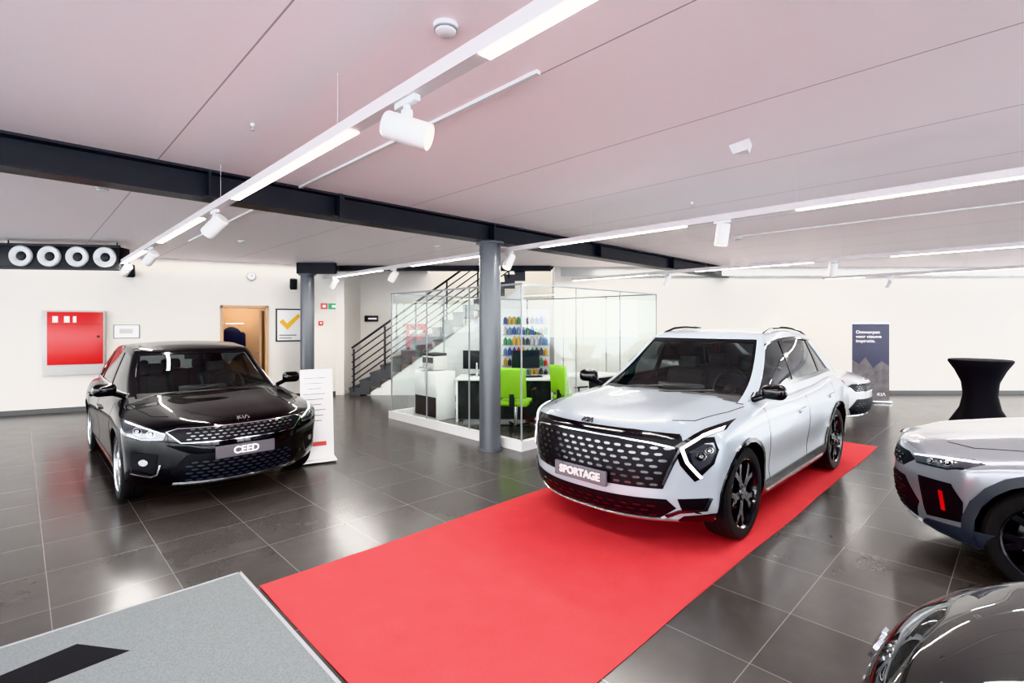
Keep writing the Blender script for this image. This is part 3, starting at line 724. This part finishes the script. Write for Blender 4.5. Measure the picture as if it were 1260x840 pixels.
m=MB(); m.box2((5.50,-.05,1.66),(5.60,-.001,1.76),M_red,bev=.01); m.cyl((5.55,-.055,1.71),(5.55,-.05,1.71),.025,M_white,seg=14); onwall('fire_alarm_button',m)
m=MB(); T=Matrix.Translation((4.1,-.001,2.75))@Matrix.Rotation(math.pi/2,4,'X'); m.lathe([(0,.03),(.08,.03),(.085,.035),(.095,.03),(.095,0)],M_grey,T,30); m.lathe([(0,.032),(.078,.032)],M_white,T,30); m.box((4.1,-.036,2.78),(.008,.004,.06),M_plast); m.box((4.12,-.036,2.75),(.05,.004,.008),M_plast); onwall('wall_clock',m)
for s,z in ((4.95,2.60),(1.95,2.75)):
    m=MB(); m.box((s,-.13,z),(.15,.14,.24),M_plast,rot=(.25,0,0),bev=.02); m.box((s,-.03,z),(.05,.055,.05),M_plast); m.box((s,-.205,z-.02),(.12,.01,.19),M_dark,rot=(.25,0,0),bev=.01); onwall('wall_speaker',m)
for s in (1.72,2.02):
    m=MB(); m.lathe([(0,.35),(.08,.35),(.085,.38),(.085,.82),(.07,.88),(.03,.91),(.025,.94),(0,.94)],M_red,Matrix.Translation((s,-.12,0)),28)
    m.cyl((s,-.12,.93),(s,-.12,.98),.02,M_plast,seg=10); m.box((s,-.16,.99),(.03,.13,.02),M_plast)
    m.tube([(s-.02,-.14,.96),(s-.10,-.16,.92),(s-.115,-.15,.75),(s-.10,-.14,.55)],.012,M_plast)
    m.box((s,-.028,.7),(.08,.05,.3),M_dark); onwall('fire_extinguisher',m)
m=MB()
m.lathe([(0,1.62),(.05,1.62),(.13,1.58),(.20,1.50),(.22,1.2),(.24,.85),(.22,.84),(0,.86)],M_blue,Matrix.Translation((3.70,.9,0))@Matrix.Diagonal((1,.45,1,1)),26)
m.lathe([(.02,1.50),(.055,1.45),(.065,1.2),(.06,.95),(.0,.94)],M_blue,Matrix.Translation((3.47,.9,0)),16); m.lathe([(.02,1.50),(.055,1.45),(.065,1.2),(.06,.95),(.0,.94)],M_blue,Matrix.Translation((3.93,.9,0)),16)
m.tube([(3.70,.9,1.62),(3.70,.9,1.68),(3.72,.9,1.70)],.006,M_chrome); m.cyl((3.2,.9,1.70),(3.95,.9,1.70),.012,M_chrome,seg=10); m.cyl((3.22,.9,0),(3.22,.9,1.7),.012,M_chrome,seg=10); m.box((3.22,.9,.01),(.3,.3,.02),M_chrome)
onwall('coat_on_stand',m)

# ---------------------------------------------------------------- stairs
N=17; rs=H/N; rn=.245; X0=-3.85; Y0=11.95; Y1=13.05
m=MB()
for i in range(N):
    x=X0+i*rn; z=(i+1)*rs
    m.box2((x-.02,Y0,z-.045),(x+rn+.02,Y1,z),M_step,bev=.004)
    m.box2((x,Y0,z-rs),(x+.03,Y1,z-.02),M_step)
    m.box2((x,Y0-.015,max(0,z-rs-.16)),(x+rn,Y0+.03,z-.04),M_step)
m.prism([(X0+.40,0),(.30,2.62),(.30,0)],lambda x,z,h:(x,h,z),M_white,Y0+.02,Y1-.05)
rt=M_dark
for yy in (Y0+.0,):
    for i in (0,3,6,9,12,15):
        x=X0+.10+i*rn; z=(i+1)*rs; m.box2((x-.02,yy-.02,z-.10),(x+.02,yy+.02,z+.92),rt)
    x0=X0+.10; z0=rs
    for k,dz in enumerate((.94,.77,.60,.43,.26,.12)):
        a=Vector((x0-.05,yy,z0+dz)); b=Vector((x0+15*rn+.2,yy,z0+15*rs+dz+.1)); m.cyl(a,b,.026 if k==0 else .015,rt,seg=8)
m.build('staircase')
m=MB(); m.box((0,0,0),(.56,.03,.66),M_red,bev=.004); m.box((0,-.017,.12),(.36,.004,.10),M_txt); m.build('red_wall_panel',None,(-2.52,13.284,1.36))
m=MB(); m.box((0,0,0),(.36,.03,.16),M_dark,bev=.004); m.box((.03,-.018,0),(.22,.004,.04),M_txt); m.cyl((-.12,0,.08),(-.12,0,.10),.005,M_grey,seg=6); m.build('wayfinding_sign',None,(-3.70,13.26,1.83))

# ---------------------------------------------------------------- glass office
e=empty('glass_office',(0,0,0),TH)
U0,U1,V0,V1=4.80,8.30,4.72,8.0; GH=2.22
m=MB()
for a,b in (((U0-.04,V0-.04),(U0+.04,V1+.04)),((U0,V0-.04),(U1+.04,V0+.04)),((U1-.04,V0),(U1+.04,V1+.04)),((U0,V1-.04),(U1,V1+.04))):
    m.box2((a[0],a[1],0),(b[0],b[1],.13),M_white)
m.build('plinth',e)
g=MB()
def pane(a,b): 
    g.raw([(a[0],a[1],.13),(b[0],b[1],.13),(b[0],b[1],GH),(a[0],a[1],GH)],[[0,1,2,3]],M_oglass)
nv=3
for i in range(nv): pane((U0,V0+(V1-V0)*i/nv),(U0,V0+(V1-V0)*(i+1)/nv-.006))
for i in range(3): pane((U0+(U1-U0)*i/3,V0),(U0+(U1-U0)*(i+1)/3-.006,V0))
for i in range(3): pane((U1,V0+(V1-V0)*i/3),(U1,V0+(V1-V0)*(i+1)/3-.006))
for i in range(2): pane((U0+(U1-U0)*i/3,V1),(U0+(U1-U0)*(i+1)/3-.006,V1))
g.build('panes',e)
m=MB()
for a,b in (((U0,V0),(U0,V1)),((U0,V0),(U1,V0)),((U1,V0),(U1,V1)),((U0,V1),(U1,V1))):
    m.box2((a[0]-.012,a[1]-.012,GH),(b[0]+.012,b[1]+.012,GH+.025),M_grey)
for i in range(nv+1):
    y=V0+(V1-V0)*i/nv; m.box2((U0-.009,y-.008,.13),(U0+.009,y+.008,GH),M_grey); m.box2((U1-.009,y-.008,.13),(U1+.009,y+.008,GH),M_grey)
for i in range(1,3):
    x=U0+(U1-U0)*i/3; m.box2((x-.008,V0-.009,.13),(x+.008,V0+.009,GH),M_grey); m.box2((x-.008,V1-.009,.13),(x+.008,V1+.009,GH),M_grey)
m.build('frame',e)
m=MB(); m.box2((-.50,0,.45),(.50,.06,2.0),M_white,bev=.005); m.box2((-.44,.06,0),(-.38,.10,2.0),M_white);m.box2((.38,.06,0),(.44,.10,2.0),M_white); m.box2((-.48,-.12,0),(.48,.16,.05),M_grey)
cols=[mat('pack_%d'%i,c,.4) for i,c in enumerate([(.5,.04,.03),(.04,.07,.3),(.04,.22,.10),(.5,.30,.04),(.05,.05,.06),(.4,.4,.42),(.12,.22,.4)])]
for r in range(6):
    z=.62+r*.215; m.box2((-.48,-.10,z-.015),(.48,0,z),M_grey)
    for k in range(10):
        x=-.42+k*.093; c=cols[(r*3+k//2+ (k*r)%3)%7]; h=random.uniform(.13,.18)
        m.lathe([(0,0),(.036,0),(.038,.01),(.038,h*.7),(.016,h*.85),(.016,h),(0,h)],c,Matrix.Translation((x,-.05,z)),12)
m.build('accessory_display_rack',None,(.28,10.45,0),.0)
def desk(loc,rz,L=1.7):
    m=MB(); m.box((0,0,.735),(L,.8,.03),M_white,bev=.004); m.box((0,-.34,.38),(L-.10,.025,.66),M_plast)
    for s in (-1,1): m.box((s*(L/2-.03),0,.36),(.03,.74,.72),M_white)
    m.box((L/2-.28,.15,.36),(.40,.45,.55),M_white,bev=.004)
    m.build('office_desk',None,(*loc,0),rz)
desk((-.12,9.05),math.radians(-2),1.7); desk((1.45,9.50),math.radians(45),1.1)
def monitor(loc,rz):
    m=MB(); m.box((0,0,.30),(.54,.03,.33),M_plast,bev=.006); m.box((0,-.017,.30),(.51,.004,.30),M_screen); m.cyl((0,.03,.02),(0,.03,.25),.02,M_alloy,seg=12); m.box((0,.02,.008),(.22,.18,.016),M_alloy,bev=.004); m.box((0,-.22,.012),(.42,.14,.018),M_plast,bev=.004)
    m.build('desktop_monitor',None,loc,rz)
monitor((-.62,9.02,.751),math.radians(165)); monitor((.25,9.15,.751),math.radians(20))
m=MB(); m.box((0,0,.14),(.38,.30,.26),M_lgrey,bev=.03); m.box((0,-.15,.19),(.32,.02,.10),M_plast); m.box((0,0,.29),(.36,.28,.05),M_plast,bev=.01); m.box((0,-.2,.06),(.28,.10,.015),M_grey); m.build('desk_printer',None,(-1.41,9.2,.852),math.radians(-46))
m=MB()
m.box2((-.35,-.2,0),(.35,.2,.85),M_white,bev=.006); m.box2((-.33,-.215,.45),(-.01,-.20,.82),M_white,bev=.004); m.box2((.01,-.215,.45),(.33,-.20,.82),M_white,bev=.004); m.box2((-.32,-.21,.05),(.32,-.20,.40),M_plast); 
m.build('low_cabinet',None,(-1.41,9.20,0),math.radians(-46))
def office_chair(loc,rz):
    m=MB()
    for k in range(5):
        a=2*math.pi*k/5+.3; m.box((.14*math.cos(a),.14*math.sin(a),.085),(.28,.035,.03),M_plast,rot=(0,0,a),bev=.01)
        m.torus((.27*math.cos(a),.27*math.sin(a),.03),.018,.012,M_plast,Matrix.Rotation(math.pi/2,4,'X'),14,8)
    m.cyl((0,0,.08),(0,0,.42),.028,M_chrome,seg=14)
    m.box((0,0,.46),(.48,.46,.09),M_green,bev=.04,seg=4)
    m.box((0,.24,.78),(.45,.07,.48),M_green,rot=(-.12,0,0),bev=.034,seg=4)
    m.box((0,.24,.52),(.08,.03,.24),M_plast)
    for s in (-1,1): m.tube([(s*.24,.05,.44),(s*.29,.05,.50),(s*.29,.05,.66)],.014,M_plast); m.box((s*.29,.0,.67),(.05,.26,.025),M_plast,bev=.01)
    m.build('office_chair',None,(*loc,0),rz)
office_chair((.06,8.0),math.radians(165)); office_chair((.98,8.42),math.radians(120))

# ---------------------------------------------------------------- info stand, banner, bar table
m=MB()
m.box((0,0,.03),(.42,.30,.02),M_white,bev=.004); m.box((0,.05,.58),(.38,.015,1.10),M_white,rot=(-.14,0,0),bev=.004)
for i in range(9): m.box((-.03,.035-.007+(1.02-i*.065-.58)*.141,1.02-i*.065),(.26-.05*(i%3),.003,.012),M_grey,rot=(-.14,0,0))
m.box((.0,-.02,.22),(.20,.006,.05),M_red,rot=(-.14,0,0)); m.cyl((0,.12,.03),(0,.12,.55),.015,M_alloy,seg=10)
m.build('info_stand',None,(-2.40,6.22,0),math.radians(28))

m=MB(); m.box((0,0,.03),(.74,.18,.06),M_alloy,bev=.015); m.box((0,.0,.88),(.70,.006,1.64),M_navy); m.box((0,0,1.71),(.72,.03,.025),M_alloy)
m.prism([(-.35,.06),(.35,.06),(.35,.80),(.20,.90),(.05,.74),(-.1,.98),(-.22,.82),(-.35,.92)],lambda x,z,h:(x,h,z),mat('banner_mountain',(.13,.12,.13),.6,noise=.8,nscale=7),-.005,-.0035)
m.cyl((0,.03,.06),(0,.03,1.7),.01,M_alloy,seg=8)
b=m.build('rollup_banner',None,(7.72,10.85,0),-.25)
text('banner_lettering','Ontworpen\nvoor nieuwe\ninspiratie.',(-.28,-.006,1.42),(math.pi/2,0,0),.095,M_txt,b,.001,'LEFT')
text('banner_logo','KI\u039B',(.2,-.006,.18),(math.pi/2,0,0),.1,M_txt,b,.001)

m=MB()
seg=48; prof=[(.0,1.10),(.40,1.10),(.415,1.09),(.415,1.06),(.33,.92),(.245,.72),(.22,.5),(.26,.28),(.36,.08),(.39,.02)]
vv=[];ff=[]
for i in range(seg):
    a=2*math.pi*i/seg
    for k,(r,z) in enumerate(prof):
        w=1+.10*math.cos(4*a)*max(0,(1.0-z))*(1 if z<.6 else .4); vv.append((r*w*math.cos(a),r*w*math.sin(a),z))
n=len(prof)
for i in range(seg):
    j=(i+1)%seg
    for k in range(n-1): ff.append([i*n+k,i*n+k+1,j*n+k+1,j*n+k])
m.raw(vv,ff,M_blackfab)
for k in range(4):
    a=math.pi/2*k; m.box((.36*math.cos(a),.36*math.sin(a),.015),(.14,.06,.03),M_plast,rot=(0,0,a))
m.build('cocktail_table',None,(7.85,8.45,0),.4)

# ---------------------------------------------------------------- lights & world
area('wall_wash_left',(-6.9,10.35,2.97),5.5,.1,9,(math.radians(20),0,aL))
area('wall_wash_right',(8.0,11.85,2.97),12,.1,26,(math.radians(20),0,0))
area('stairwell_lamp',(-.5,12.6,4.6),1.5,.8,60)
area('corridor_lamp',(-6.4,11.9,2.35),.5,.5,14,(0,0,aL),(1,.85,.65))
w=bpy.data.worlds.new('sky'); S.world=w; w.use_nodes=True; nt=w.node_tree; bg=nt.nodes['Background']
tc=nt.nodes.new('ShaderNodeTexCoord'); sp=nt.nodes.new('ShaderNodeSeparateXYZ'); rp=nt.nodes.new('ShaderNodeValToRGB')
nt.links.new(tc.outputs['Generated'],sp.inputs[0]); nt.links.new(sp.outputs[2],rp.inputs[0]); nt.links.new(rp.outputs[0],bg.inputs[0])
rp.color_ramp.elements[0].color=(1,.98,.97,1); rp.color_ramp.elements[1].color=(.70,.83,1,1); bg.inputs[1].default_value=7.6

cam=bpy.data.cameras.new('camera'); co=bpy.data.objects.new('camera',cam); S.collection.objects.link(co)
co.location=(0,0,1.7); co.rotation_euler=(math.pi/2,0,0); cam.lens=36*620/1260; cam.sensor_width=36; cam.shift_y=-22/1260; cam.clip_start=.05
S.camera=co
try: S.view_settings.view_transform='Khronos PBR Neutral'
except Exception as ex: print(ex)
S.view_settings.exposure=0.68
